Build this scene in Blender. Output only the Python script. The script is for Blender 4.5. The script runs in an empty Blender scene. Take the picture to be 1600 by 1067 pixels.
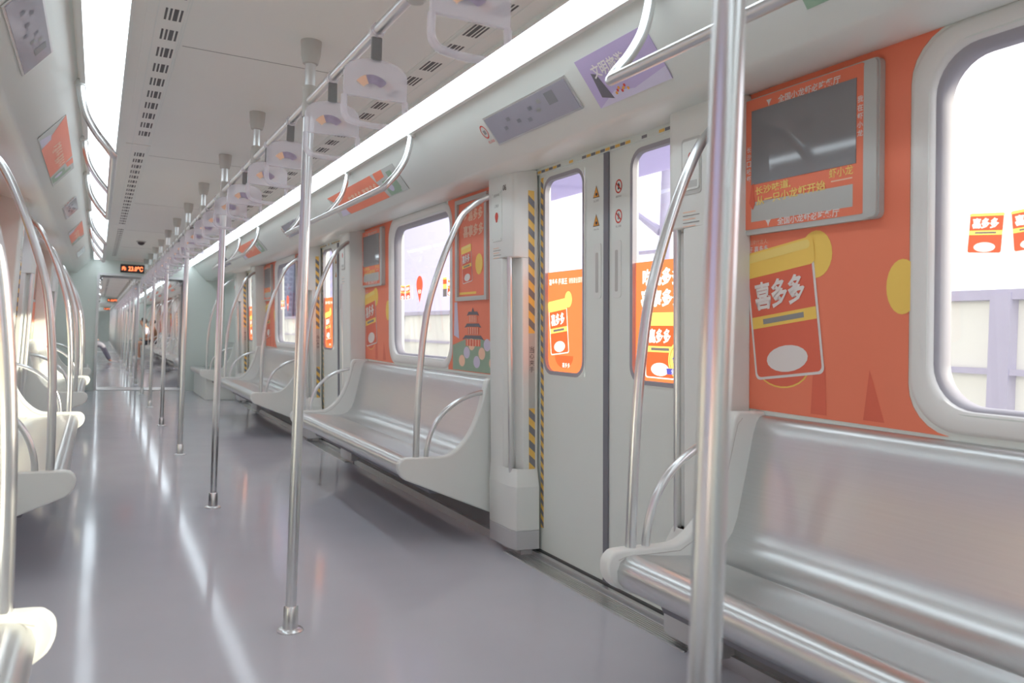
import bpy, bmesh, math, random
from mathutils import Vector, Matrix
random.seed(7)
C = bpy.context.scene.collection
SC = bpy.context.scene

# ------------------------------------------------------------------ camera
cam = bpy.data.cameras.new('camera')
cam.sensor_width = 36.0
cam.lens = 1260 / 1600 * 36.0
cam.clip_start = 0.05
cam.clip_end = 400
cam.dof.use_dof = True
cam.dof.focus_distance = 3.4
cam.dof.aperture_fstop = 4.0
co = bpy.data.objects.new('camera', cam)
C.objects.link(co)
R_ = Vector((0.88865141, -0.45709549, 0.0369106))
U_ = Vector((-0.03149249, 0.01946954, 0.99931434))
F_ = Vector((0.45750071, 0.8892045, -0.00290656))
co.matrix_world = Matrix(((R_.x, U_.x, -F_.x, -0.645), (R_.y, U_.y, -F_.y, 0.0),
                          (R_.z, U_.z, -F_.z, 1.068), (0, 0, 0, 1)))
SC.camera = co
SC.view_settings.view_transform = 'Standard'
SC.view_settings.look = 'None'
SC.view_settings.gamma = 1.0
SC.view_settings.use_curve_mapping = False
SC.view_settings.exposure = 0.06
SC.cycles.max_bounces = 10
SC.cycles.diffuse_bounces = 6
SC.cycles.glossy_bounces = 5
SC.cycles.transparent_max_bounces = 16
SC.cycles.sample_clamp_indirect = 4.0

# ------------------------------------------------------------------ sky and sun
LIGHT_STRENGTH = 4.5
SUN_STRENGTH = 7.5
w = bpy.data.worlds.new('sky')
SC.world = w
w.use_nodes = True
nt = w.node_tree
nt.nodes.clear()
tc = nt.nodes.new('ShaderNodeTexCoord')
dp = nt.nodes.new('ShaderNodeVectorMath'); dp.operation = 'DOT_PRODUCT'
dp.inputs[1].default_value = (0.85, -0.45, 0.25)
mr = nt.nodes.new('ShaderNodeMapRange')
mr.inputs['From Min'].default_value = -0.5
mr.inputs['From Max'].default_value = 0.55
rp = nt.nodes.new('ShaderNodeValToRGB')
rp.color_ramp.elements[0].color = (0.72, 0.66, 0.96, 1)
rp.color_ramp.elements[1].color = (1.0, 1.0, 1.0, 1)
bg = nt.nodes.new('ShaderNodeBackground')
ms_ = nt.nodes.new('ShaderNodeMapRange')
ms_.inputs['To Min'].default_value = 0.74
ms_.inputs['To Max'].default_value = 2.4
wo = nt.nodes.new('ShaderNodeOutputWorld')
L = nt.links.new
L(tc.outputs['Generated'], dp.inputs[0]); L(dp.outputs['Value'], mr.inputs['Value'])
L(mr.outputs['Result'], rp.inputs['Fac']); L(rp.outputs['Color'], bg.inputs['Color']); L(mr.outputs['Result'], ms_.inputs['Value']); L(ms_.outputs['Result'], bg.inputs['Strength'])
L(bg.outputs['Background'], wo.inputs['Surface'])
sun = bpy.data.lights.new('sun', 'SUN')
sun.energy = SUN_STRENGTH
sun.color = (1.0, 0.92, 0.68)
sun.angle = math.radians(1.0)
so = bpy.data.objects.new('sun', sun)
C.objects.link(so)
so.rotation_euler = Vector((-math.cos(math.radians(22)), math.sin(math.radians(22)), -0.27)).to_track_quat('-Z', 'Y').to_euler()
so.location = (6, -3, 5)

# ------------------------------------------------------------------ materials
def s2l(c):
    c /= 255
    return c / 12.92 if c <= 0.04045 else ((c + 0.055) / 1.055) ** 2.4
def rgb(r, g, b):
    return (s2l(r), s2l(g), s2l(b), 1)
MATS = {}
def mat(name, col, rough=0.5, metal=0.0, spec=0.5, noise=0.0, nscale=8.0, stretch=(1, 1, 1), coat=0.0, rnoise=0.0, translucent=0.0, bump=0.0):
    if name in MATS: return MATS[name]
    m = bpy.data.materials.new(name); m.use_nodes = True
    t = m.node_tree; b = t.nodes['Principled BSDF']; lk = t.links.new
    b.inputs['Base Color'].default_value = col
    b.inputs['Roughness'].default_value = rough
    b.inputs['Metallic'].default_value = metal
    b.inputs['Specular IOR Level'].default_value = spec
    b.inputs['Coat Weight'].default_value = coat
    if noise or rnoise or bump:
        tc = t.nodes.new('ShaderNodeTexCoord'); mp = t.nodes.new('ShaderNodeMapping')
        mp.inputs['Scale'].default_value = stretch
        nz = t.nodes.new('ShaderNodeTexNoise'); nz.inputs['Scale'].default_value = nscale
        nz.inputs['Detail'].default_value = 4
        lk(tc.outputs['Object'], mp.inputs['Vector']); lk(mp.outputs['Vector'], nz.inputs['Vector'])
        if noise:
            mx = t.nodes.new('ShaderNodeMix'); mx.data_type = 'RGBA'
            mx.inputs[6].default_value = tuple(max(0, c * (1 - noise)) for c in col[:3]) + (1,)
            mx.inputs[7].default_value = tuple(min(1, c * (1 + noise)) for c in col[:3]) + (1,)
            lk(nz.outputs['Fac'], mx.inputs[0]); lk(mx.outputs[2], b.inputs['Base Color'])
        if rnoise:
            r2 = t.nodes.new('ShaderNodeMapRange')
            r2.inputs['To Min'].default_value = max(0.02, rough - rnoise); r2.inputs['To Max'].default_value = rough + rnoise
            lk(nz.outputs['Fac'], r2.inputs['Value']); lk(r2.outputs['Result'], b.inputs['Roughness'])
        if bump:
            bp = t.nodes.new('ShaderNodeBump'); bp.inputs['Strength'].default_value = bump; bp.inputs['Distance'].default_value = 0.01
            lk(nz.outputs['Fac'], bp.inputs['Height']); lk(bp.outputs['Normal'], b.inputs['Normal'])
    if translucent:
        tr = t.nodes.new('ShaderNodeBsdfTranslucent'); tr.inputs['Color'].default_value = col
        mx2 = t.nodes.new('ShaderNodeMixShader'); mx2.inputs[0].default_value = translucent
        out = t.nodes['Material Output']
        lk(b.outputs[0], mx2.inputs[1]); lk(tr.outputs[0], mx2.inputs[2]); lk(mx2.outputs[0], out.inputs['Surface'])
    MATS[name] = m
    return m
def emit(name, col, st):
    m = bpy.data.materials.new(name); m.use_nodes = True
    t = m.node_tree; t.nodes.remove(t.nodes['Principled BSDF'])
    e = t.nodes.new('ShaderNodeEmission'); e.inputs['Color'].default_value = col; e.inputs['Strength'].default_value = st
    t.links.new(e.outputs[0], t.nodes['Material Output'].inputs['Surface'])
    MATS[name] = m
    return m
def glassy(name, tint, refl=1.45, rough=0.0, milk=0.0):
    m = bpy.data.materials.new(name); m.use_nodes = True
    t = m.node_tree; t.nodes.remove(t.nodes['Principled BSDF']); lk = t.links.new
    tr = t.nodes.new('ShaderNodeBsdfTransparent'); tr.inputs['Color'].default_value = tint
    gl = t.nodes.new('ShaderNodeBsdfGlossy'); gl.inputs['Roughness'].default_value = rough
    lw = t.nodes.new('ShaderNodeLayerWeight'); lw.inputs['Blend'].default_value = 0.5
    pw = t.nodes.new('ShaderNodeMath'); pw.operation = 'POWER'; pw.inputs[1].default_value = 4.0
    ma = t.nodes.new('ShaderNodeMath'); ma.operation = 'MULTIPLY_ADD'; ma.inputs[1].default_value = refl; ma.inputs[2].default_value = 0.025
    lk(lw.outputs['Facing'], pw.inputs[0]); lk(pw.outputs[0], ma.inputs[0]); fr = ma
    mx = t.nodes.new('ShaderNodeMixShader')
    lk(fr.outputs[0], mx.inputs[0]); lk(tr.outputs[0], mx.inputs[1]); lk(gl.outputs[0], mx.inputs[2])
    last = mx
    if milk:
        df = t.nodes.new('ShaderNodeBsdfDiffuse'); df.inputs['Color'].default_value = (0.9, 0.88, 0.92, 1)
        m2 = t.nodes.new('ShaderNodeMixShader'); m2.inputs[0].default_value = milk
        lk(mx.outputs[0], m2.inputs[1]); lk(df.outputs[0], m2.inputs[2]); last = m2
    lk(last.outputs[0], t.nodes['Material Output'].inputs['Surface'])
    MATS[name] = m
    return m

white_panel = mat('white wall laminate', (0.80, 0.845, 0.80, 1), 0.32, noise=0.02, nscale=2)
ceil_panel = mat('warm white ceiling sheet', (0.86, 0.88, 0.83, 1), 0.45, noise=0.02, nscale=2)
white_plastic = mat('white moulded plastic', (0.81, 0.835, 0.80, 1), 0.35, noise=0.02, nscale=3)
kick_grey = mat('grey kick strip', (0.55, 0.55, 0.56, 1), 0.45, noise=0.03)
floor_m = mat('lilac grey rubber floor', (0.54, 0.54, 0.59, 1), 0.10, spec=0.10, noise=0.05, nscale=3, rnoise=0.03, bump=0.015)
floor_m.node_tree.nodes['Principled BSDF'].inputs['Specular Tint'].default_value = (1.0, 0.86, 1.0, 1)
steel = mat('brushed stainless steel', (0.78, 0.79, 0.79, 1), 0.28, 1.0, noise=0.04, nscale=30, stretch=(1, 1, 0.05))
seat_steel = mat('brushed seat steel', (0.70, 0.71, 0.71, 1), 0.31, 1.0, noise=0.05, nscale=25, stretch=(8, 0.15, 8), rnoise=0.06)
alu = mat('satin aluminium', (0.72, 0.72, 0.72, 1), 0.35, 1.0, noise=0.03, nscale=20)
frame_m = mat('pale satin window frame', (0.82, 0.82, 0.79, 1), 0.28, 0.0, noise=0.02)
base_grey = mat('dark grey skirting', (0.26, 0.26, 0.27, 1), 0.5, noise=0.05)
grey_plastic = mat('light grey plastic', (0.55, 0.55, 0.52, 1), 0.45, noise=0.03)
rubber = mat('grey rubber', (0.22, 0.22, 0.25, 1), 0.6, noise=0.05)
rubber_l = mat('mid grey gasket', (0.40, 0.39, 0.43, 1), 0.5, noise=0.04)
dark = mat('dark slot', (0.12, 0.12, 0.12, 1), 0.6, noise=0.05)
strap_grey = mat('dark grey strap webbing', (0.22, 0.22, 0.22, 1), 0.6, noise=0.08, nscale=60)
tape_y = mat('yellow warning tape', rgb(248, 206, 110), 0.5, noise=0.05)
tape_k = mat('charcoal warning tape', (0.24, 0.24, 0.26, 1), 0.5, noise=0.05)
orange = mat('orange red print', rgb(246, 136, 104), 0.38, noise=0.03, nscale=2)
orange_d = mat('deep red print', rgb(232, 112, 86), 0.38, noise=0.03)
peach = mat('pale peach print', rgb(250, 206, 176), 0.4, noise=0.03)
yellow = mat('yellow print', rgb(252, 212, 104), 0.4, noise=0.03)
lyellow = mat('light yellow print', rgb(250, 222, 130), 0.4, noise=0.03)
white_ink = mat('white print', rgb(236, 230, 226), 0.4, noise=0.02)
pale_grey = mat('pale grey card', rgb(196, 198, 194), 0.4, noise=0.02)
red_ink = mat('red sign print', rgb(214, 74, 58), 0.45, noise=0.03)
amber_ink = mat('amber sign print', rgb(232, 160, 60), 0.45, noise=0.03)
black_ink = mat('black print', rgb(60, 60, 64), 0.5, noise=0.03)
grey_ink = mat('faint grey print', rgb(150, 150, 148), 0.5, noise=0.03)
purple = mat('lilac poster print', rgb(192, 176, 214), 0.35, noise=0.06, nscale=3)
lilac = mat('pale lilac print', rgb(210, 203, 224), 0.35, noise=0.05, nscale=3)
fan_ink = mat('faded lilac fan print', rgb(168, 156, 178), 0.45, noise=0.25, nscale=60)
blue_ink = mat('blue print', rgb(64, 74, 168), 0.45, noise=0.03)
green_p = mat('pale green print', rgb(150, 176, 152), 0.4, noise=0.08, nscale=12)
roof_ink = mat('slate roof print', rgb(112, 108, 116), 0.45, noise=0.05)
film_o = mat('orange window film', rgb(252, 120, 72), 0.3, noise=0.03, nscale=2, translucent=0.6)
film_d = mat('deep orange window film', rgb(240, 100, 56), 0.3, noise=0.03, translucent=0.5)
film_y = mat('yellow window film', rgb(255, 214, 110), 0.3, noise=0.03, translucent=0.6)
film_w = mat('white window film', rgb(250, 246, 242), 0.3, noise=0.02, translucent=0.6)
film_r = mat('red window film', rgb(240, 96, 70), 0.3, noise=0.03, translucent=0.5)
film_g = mat('grey window film', rgb(120, 116, 120), 0.3, noise=0.03, translucent=0.4)
film_b = mat('blue window film', rgb(84, 84, 180), 0.3, noise=0.03, translucent=0.5)
film_v = mat('pale clear window film', rgb(226, 222, 236), 0.3, noise=0.02, translucent=0.6)
screen_m = mat('dark glossy screen', (0.25, 0.25, 0.265, 1), 0.06, spec=0.9, noise=0.04)
lcd_m = mat('unlit lilac grey display', (0.36, 0.345, 0.40, 1), 0.10, spec=0.7, noise=0.04)
led_box = mat('black display housing', (0.06, 0.05, 0.055, 1), 0.35, noise=0.05)
glass = glassy('window glass', (0.96, 0.96, 0.99, 1), 0.35)
acrylic = glassy('clear acrylic', (0.97, 0.96, 0.98, 1), 0.5, 0.05, 0.38)
light_m = emit('white light diffuser', (0.82, 0.93, 1.0, 1), LIGHT_STRENGTH)
led_m = emit('orange LED segments', (1.0, 0.22, 0.08, 1), 3.0)
skin_m = mat('skin', rgb(214, 168, 142), 0.55, noise=0.04)
hair_m = mat('dark hair', (0.03, 0.026, 0.026, 1), 0.5, noise=0.2, nscale=40)
shirt_l = mat('pale lavender cotton', rgb(206, 204, 226), 0.8, noise=0.05, nscale=20)
shirt_g = mat('grey cotton', rgb(150, 150, 164), 0.8, noise=0.05, nscale=20)
shirt_o = mat('tan cotton', rgb(196, 160, 130), 0.8, noise=0.05, nscale=20)
short_m = mat('dark cotton', (0.05, 0.055, 0.07, 1), 0.85, noise=0.1, nscale=20)
shoe_m = mat('white shoe rubber', rgb(220, 222, 220), 0.6, noise=0.03)
concrete = mat('pale concrete', (0.45, 0.44, 0.45, 1), 0.85, noise=0.1, nscale=1)
barrier_p = mat('milky barrier sheet', (0.74, 0.75, 0.73, 1), 0.4, noise=0.10, nscale=0.8, translucent=0.5)
rail_l = mat('lilac painted rail', (0.62, 0.60, 0.71, 1), 0.5, noise=0.04)
canopy_m = mat('pale lilac canopy sheet', (0.66, 0.63, 0.80, 1), 0.6, noise=0.04, translucent=0.5)
foliage = mat('hazy foliage', (0.35, 0.38, 0.40, 1), 0.9, noise=0.3, nscale=3)
tower_m = mat('blue grey facade', (0.33, 0.36, 0.45, 1), 0.5, noise=0.05)
tower_w = mat('dark facade glass', (0.20, 0.22, 0.30, 1), 0.3, noise=0.05)

# ------------------------------------------------------------------ mesh builder
_txt = {}
def text_geo(s, bold):
    k = (s, bold)
    if k not in _txt:
        c = bpy.data.curves.new('t', 'FONT'); c.body = s; c.size = 1.0; c.offset = bold
        c.resolution_u = 2
        o = bpy.data.objects.new('t', c); C.objects.link(o)
        dg = bpy.context.evaluated_depsgraph_get(); dg.update()
        m = bpy.data.meshes.new_from_object(o.evaluated_get(dg))
        vs = [(v.co.x, v.co.y) for v in m.vertices]; fs = [tuple(p.vertices) for p in m.polygons]
        bpy.data.objects.remove(o); bpy.data.curves.remove(c); bpy.data.meshes.remove(m)
        x0 = min(v[0] for v in vs); x1 = max(v[0] for v in vs); y0 = min(v[1] for v in vs); y1 = max(v[1] for v in vs)
        cx, cy = (x0 + x1) / 2, (y0 + y1) / 2
        _txt[k] = ([(a - cx, b - cy) for a, b in vs], fs, x1 - x0, y1 - y0)
    return _txt[k]

class MB:
    def __init__(s, frame=None):
        s.v = []; s.f = []; s.m = []; s.mats = []
        s.fr = frame
        s.flat = []
    def mi(s, m):
        if m not in s.mats: s.mats.append(m)
        return s.mats.index(m)
    def add(s, vs, fs, m, flat=False):
        o = len(s.v); s.v += [tuple(v) for v in vs]; k = s.mi(m)
        for f in fs:
            s.f.append(tuple(i + o for i in f)); s.m.append(k); s.flat.append(flat)
        return s
    def box(s, a, b, m):
        x0, y0, z0 = a; x1, y1, z1 = b
        vs = [(x0, y0, z0), (x1, y0, z0), (x1, y1, z0), (x0, y1, z0), (x0, y0, z1), (x1, y0, z1), (x1, y1, z1), (x0, y1, z1)]
        return s.add(vs, [(0, 3, 2, 1), (4, 5, 6, 7), (0, 1, 5, 4), (1, 2, 6, 5), (2, 3, 7, 6), (3, 0, 4, 7)], m)
    def prism(s, lo, hi, m, cap=True):           # two matching 3-D loops
        n = len(lo)
        fs = [(i, (i + 1) % n, n + (i + 1) % n, n + i) for i in range(n)]
        s.add(list(lo) + list(hi), fs, m)
        if cap:
            s.add(lo, [tuple(range(n))[::-1]], m); s.add(hi, [tuple(range(n))], m)
        return s
    def yprism(s, poly, y0, y1, m, cap=True):    # polygon in x,z swept along y
        return s.prism([(x, y0, z) for x, z in poly], [(x, y1, z) for x, z in poly], m, cap)
    def strip(s, line, y0, y1, m, th, cap=True): # open x,z polyline with thickness, swept along y
        n = len(line); off = []
        for i in range(n):
            a = Vector(line[max(i - 1, 0)]); b = Vector(line[min(i + 1, n - 1)])
            d = (b - a).normalized(); off.append((line[i][0] + d.y * th, line[i][1] - d.x * th))
        return s.yprism(list(line) + off[::-1], y0, y1, m, cap)
    def tube(s, pts, r, m, n=12, cap=True):
        pts = [Vector(p) for p in pts]
        N = len(pts); rings = []; ref = None
        for i, p in enumerate(pts):
            t = (pts[min(i + 1, N - 1)] - pts[max(i - 1, 0)]).normalized()
            if ref is None:
                ref = Vector((0, 0, 1)) if abs(t.z) < 0.9 else Vector((1, 0, 0))
            ref = (ref - t * ref.dot(t)).normalized(); b = t.cross(ref)
            rr = r[i] if isinstance(r, (list, tuple)) else r
            rings.append([p + (ref * math.cos(2 * math.pi * k / n) + b * math.sin(2 * math.pi * k / n)) * rr for k in range(n)])
        vs = [v for q in rings for v in q]; fs = []
        for i in range(N - 1):
            for k in range(n):
                a = i * n + k; b2 = i * n + (k + 1) % n
                fs.append((a, b2, b2 + n, a + n))
        s.add(vs, fs, m)
        if cap:
            s.add(rings[0], [tuple(range(n))[::-1]], m); s.add(rings[-1], [tuple(range(n))], m)
        return s
    # planar drawing in frame: (origin, u, v, n)
    def P(s, a, b, h=0.0):
        o, u, v, n = s.fr
        return tuple(o + u * a + v * b + n * h)
    def poly(s, pts, m, h=0.001):
        vs = [s.P(a, b, h) for a, b in pts]
        return s.add(vs, [tuple(range(len(vs)))], m, True)
    def rect(s, a0, b0, a1, b1, m, h=0.001):
        return s.poly([(a0, b0), (a1, b0), (a1, b1), (a0, b1)], m, h)
    def slab(s, pts, m, h0=0.0, h1=0.003):
        return s.prism([s.P(a, b, h0) for a, b in pts], [s.P(a, b, h1) for a, b in pts], m)
    def disc(s, a, b, ra, rb, m, h=0.001, n=24, rot=0.0):
        return s.poly([(a + ra * math.cos(2 * math.pi * k / n) * math.cos(rot) - rb * math.sin(2 * math.pi * k / n) * math.sin(rot),
                        b + ra * math.cos(2 * math.pi * k / n) * math.sin(rot) + rb * math.sin(2 * math.pi * k / n) * math.cos(rot)) for k in range(n)], m, h)
    def ring(s, a, b, r0, r1, m, h=0.001, n=28, sq=1.0):
        vs = []
        for k in range(n):
            c, d = math.cos(2 * math.pi * k / n), math.sin(2 * math.pi * k / n)
            vs += [s.P(a + r0 * c, b + r0 * sq * d, h), s.P(a + r1 * c, b + r1 * sq * d, h)]
        return s.add(vs, [(2 * k, 2 * k + 1, (2 * k + 3) % (2 * n), (2 * k + 2) % (2 * n)) for k in range(n)], m, True)
    def text(s, t, a, b, w, m, h=0.0015, bold=0.0, rot=0.0, hgt=None, vert=False):
        if vert:
            for i, ch in enumerate(t): s.text(ch, a, b - i * w * 1.25, w, m, h, bold)
            return s
        vs, fs, tw, th = text_geo(t, bold)
        k = w / tw; ky = k if hgt is None else hgt / th
        c, d = math.cos(rot), math.sin(rot)
        s.add([s.P(a + x * k * c - y * ky * d, b + x * k * d + y * ky * c, h) for x, y in vs], fs, m, True)
        return s
    def build(s, name, parent=None, off=(0, 0, 0), smooth=35, bevel=0.0, kind=None, seg=2):
        me = bpy.data.meshes.new(name)
        me.from_pydata([(x - off[0], y - off[1], z - off[2]) for x, y, z in s.v], [], s.f)
        for m in s.mats: me.materials.append(m)
        me.polygons.foreach_set('material_index', s.m)
        bm = bmesh.new(); bm.from_mesh(me)
        if len(s.mats) == 1 or bevel: bmesh.ops.remove_doubles(bm, verts=bm.verts, dist=1e-5)
        bmesh.ops.recalc_face_normals(bm, faces=[f for f in bm.faces])
        bm.to_mesh(me); bm.free()
        if smooth:
            me.polygons.foreach_set('use_smooth', [True] * len(me.polygons))
            me.set_sharp_from_angle(angle=math.radians(smooth))
        o = bpy.data.objects.new(name, me); C.objects.link(o)
        if parent: o.parent = parent
        if kind: o['kind'] = kind
        if bevel:
            b = o.modifiers.new('bevel', 'BEVEL'); b.width = bevel; b.segments = seg; b.limit_method = 'ANGLE'; b.angle_limit = math.radians(40)
        return o

class Flat(MB):
    '''printed film: overlapping shapes are cut into one flat sheet, each piece in the ink on top'''
    def __init__(s, frame):
        super().__init__(frame); s.L = []
    def poly(s, pts, m, h=0.0):
        s.L.append((m, [list(pts)])); return s
    def slab(s, pts, m, h0=0, h1=0): return s.poly(pts, m)
    def ring(s, a, b, r0, r1, m, h=0.0, n=28, sq=1.0):
        p = []
        for k in range(n):
            t0, t1 = 2 * math.pi * k / n, 2 * math.pi * (k + 1) / n
            p.append([(a + r * math.cos(t), b + r * sq * math.sin(t)) for r, t in ((r0, t0), (r1, t0), (r1, t1), (r0, t1))])
        s.L.append((m, p)); return s
    def text(s, t, a, b, w, m, h=0.0, bold=0.0, rot=0.0, hgt=None, vert=False):
        vs, fs, tw, th = text_geo(t, bold)
        k = w / tw; ky = k if hgt is None else hgt / th
        c, d = math.cos(rot), math.sin(rot)
        q = [(a + x * k * c - y * ky * d, b + x * k * d + y * ky * c) for x, y in vs]
        s.L.append((m, [[q[i] for i in f] for f in fs])); return s
    def flatten(s, h=0.0):
        from mathutils.geometry import delaunay_2d_cdt
        V = []; E = []; ix = {}
        def vi(p):
            k = (round(p[0], 5), round(p[1], 5))
            if k not in ix: ix[k] = len(V); V.append(Vector(k))
            return ix[k]
        lay = []
        for m, polys in s.L:
            cnt = {}
            for p in polys:
                ids = [vi(q) for q in p]
                for i in range(len(ids)):
                    a, b = ids[i], ids[(i + 1) % len(ids)]
                    if a != b: cnt[(min(a, b), max(a, b))] = cnt.get((min(a, b), max(a, b)), 0) + 1
            E += [e for e, c in cnt.items() if c == 1]
            lay.append((m, [(min(x for x, y in p), max(x for x, y in p), min(y for x, y in p), max(y for x, y in p), p) for p in polys]))
        ov, oe, of = delaunay_2d_cdt(V, E, [], 0, 1e-6)[:3]
        def inside(p, x, y):
            r = False; j = len(p) - 1
            for i in range(len(p)):
                if (p[i][1] > y) != (p[j][1] > y) and x < (p[j][0] - p[i][0]) * (y - p[i][1]) / (p[j][1] - p[i][1]) + p[i][0]: r = not r
                j = i
            return r
        by = {}
        for f in of:
            x = sum(ov[i].x for i in f) / len(f); y = sum(ov[i].y for i in f) / len(f)
            if not inside(s.L[0][1][0], x, y): continue
            for m, ps in reversed(lay):
                if any(x0 <= x <= x1 and y0 <= y <= y1 and inside(p, x, y) for x0, x1, y0, y1, p in ps):
                    by.setdefault(m.name, (m, []))[1].append(tuple(f)); break
        vs = [s.P(v.x, v.y, h) for v in ov]
        for m, fs in by.values(): s.add(vs, fs, m, True)
        return s
def tag(o, label, cat, group=None):
    o['label'] = label; o['category'] = cat
    if group: o['group'] = group
    return o
def thing(name, loc, label=None, cat=None, group=None, kind=None):
    o = bpy.data.objects.new(name, None); C.objects.link(o)
    o.empty_display_size = 0.1; o.location = loc
    if label: tag(o, label, cat, group)
    if kind: o['kind'] = kind
    return o
def copy_tree(o, parent=None):
    c = o.copy(); C.objects.link(c)
    if parent: c.parent = parent
    for ch in list(o.children): copy_tree(ch, c)
    return c
USED = set()
BASE = {}
def place(proto, yc, side=1, label=None, group=None, dx=0.0, relabel_only=False):
    if proto.name in USED: o = copy_tree(proto)
    else:
        o = proto; USED.add(proto.name); BASE[proto.name] = tuple(proto.location)
    bx, by, bz = BASE[proto.name]
    o.location = (side * bx, yc + side * by, bz)
    o.rotation_euler = (0, 0, 0 if side > 0 else math.pi)
    if label: o['label'] = label
    if group: o['group'] = group
    return o
def smoothpath(p, n=6):
    p = [Vector(q) for q in p]; out = []
    for i in range(len(p) - 1):
        a = p[max(i - 1, 0)]; b = p[i]; c = p[i + 1]; d = p[min(i + 2, len(p) - 1)]
        for k in range(n):
            t = k / n
            out.append(0.5 * ((2 * b) + (c - a) * t + (2 * a - 5 * b + 4 * c - d) * t * t + (3 * b - a - 3 * c + d) * t ** 3))
    out.append(p[-1])
    return out
def rrect(a0, b0, a1, b1, r, n=6):
    pts = []
    for cx, cy, s in ((a1 - r, b1 - r, 0), (a0 + r, b1 - r, 90), (a0 + r, b0 + r, 180), (a1 - r, b0 + r, 270)):
        for k in range(n + 1):
            t = math.radians(s + 90 * k / n); pts.append((cx + r * math.cos(t), cy + r * math.sin(t)))
    return pts

def wx(z): return 1.34 - 0.042 * z
def W(y, z, d=0.0): return (wx(z) + d, y, z)
_n = Vector((-1, 0, -0.042)).normalized()
_v = Vector((-0.042, 0, 1)).normalized()
def wall_frame(y, z, d=0.0):     # reading from inside the car: u runs towards -y
    return (Vector(W(y, z, d)), Vector((0, -1, 0)), _v, _n)
_sv = Vector((-0.6465, 0, 0.763)).normalized()
_sn = Vector((-0.763, 0, -0.6465)).normalized()
def slope_frame(y, x):
    return (Vector((x, y, 2.989 - 1.18 * x)), Vector((0, -1, 0)), _sv, _sn)

PITCH = 4.34
Y0, Y1 = -4.4, 14.5
DOORS = [-1.44, 2.90, 7.24, 11.58]
BAYS = [-3.61, 0.73, 5.07, 9.41]
CAR = 19.74

# ------------------------------------------------------------------ structure of one car
def floor_mesh():
    return MB().box((-1.36, Y0, -0.08), (1.36, Y1, 0.0), floor_m)
def wall_mesh(s):
    m = MB(); D = 0.10
    holes = sorted([(y - 0.65, y + 0.65, 0.0, 1.885) for y in DOORS] + [(y + s * 0.10 - 0.558, y + s * 0.10 + 0.558, 0.92, 1.862) for y in BAYS])
    def slab(ya, yb, za, zb):
        if yb - ya < 1e-4 or zb - za < 1e-4: return
        p = [W(ya, za), W(yb, za), W(yb, zb), W(ya, zb)]; q = [W(ya, za, D), W(yb, za, D), W(yb, zb, D), W(ya, zb, D)]
        m.prism([(s * x, y, z) for x, y, z in p], [(s * x, y, z) for x, y, z in q], white_panel)
    y = Y0
    for a, b, c, d in holes:
        slab(y, a, -0.05, 2.12); slab(a, b, -0.05, c); slab(a, b, d, 2.12); y = b
    slab(y, Y1, -0.05, 2.12)
    return m
HEAD = [(1.275, 1.913), (1.20, 1.893), (1.10, 1.872), (1.02, 1.862), (0.975, 1.862), (0.955, 1.868), (0.80, 2.045), (0.765, 2.086), (0.75, 2.10)]
def header_mesh(s):
    m = MB()
    line = [(s * x, z) for x, z in HEAD]
    m.strip(line, Y0, Y1, white_panel, 0.03 * s)
    return m
def ceiling_mesh():
    m = MB().box((-0.80, Y0, 2.10), (0.80, Y1, 2.16), ceil_panel)
    for y in [Y0 + 1.1 + 2.17 * k for k in range(9)]:
        m.box((-0.40, y - 0.002, 2.0992), (0.40, y + 0.002, 2.1002), grey_ink)
    return m
def base_mesh(s):
    m = MB(); segs = []
    y = Y0
    for d in DOORS: segs.append((y, d - 0.72)); y = d + 0.72
    segs.append((y, Y1))
    for a, b in segs:
        m.yprism([(s * x, z) for x, z in ((1.255, 0.0), (1.36, 0.0), (1.36, 0.045), (1.255, 0.045))], a, b, alu)
        m.yprism([(s * x, z) for x, z in ((1.275, 0.045), (1.36, 0.045), (1.36, 0.15), (1.275, 0.15))], a, b, base_grey)
        m.yprism([(s * x, z) for x, z in ((1.262, 0.15), (1.36, 0.15), (1.36, 0.175), (1.262, 0.175))], a, b, white_plastic)
    return m
def end_wall_mesh(y, t=0.10, opening=True):
    m = MB()
    prof = [(1.40, -0.02), (1.40, 2.16), (-1.40, 2.16), (-1.40, -0.02)]
    if not opening:
        return m.yprism(prof, y, y + t, white_panel)
    p = [(1.40, -0.02), (1.40, 2.16), (-1.40, 2.16), (-1.40, -0.02), (-0.66, -0.02), (-0.66, 1.80), (-0.58, 1.872), (0.58, 1.872), (0.66, 1.80), (0.66, -0.02)]
    # right half and left half and lintel, kept convex
    for s in (1, -1):
        m.yprism([(s * 0.66, -0.02), (s * 1.40, -0.02), (s * 1.40, 2.16), (s * 0.66, 2.16)], y, y + t, white_panel)
        m.yprism([(s * 0.66, 1.79), (s * 0.66, 1.872), (s * 0.57, 1.872)], y, y + t, white_panel)
    m.box((-0.66, y, 1.872), (0.66, y + t, 2.16), white_panel)
    for s in (1, -1):
        m.box((s * 0.635 if s > 0 else -0.675, y - 0.03, 0.0), (0.675 if s > 0 else -0.635, y, 1.85), alu)
    m.box((-0.66, y - 0.03, 1.85), (0.66, y, 1.885), alu)
    return m

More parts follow.
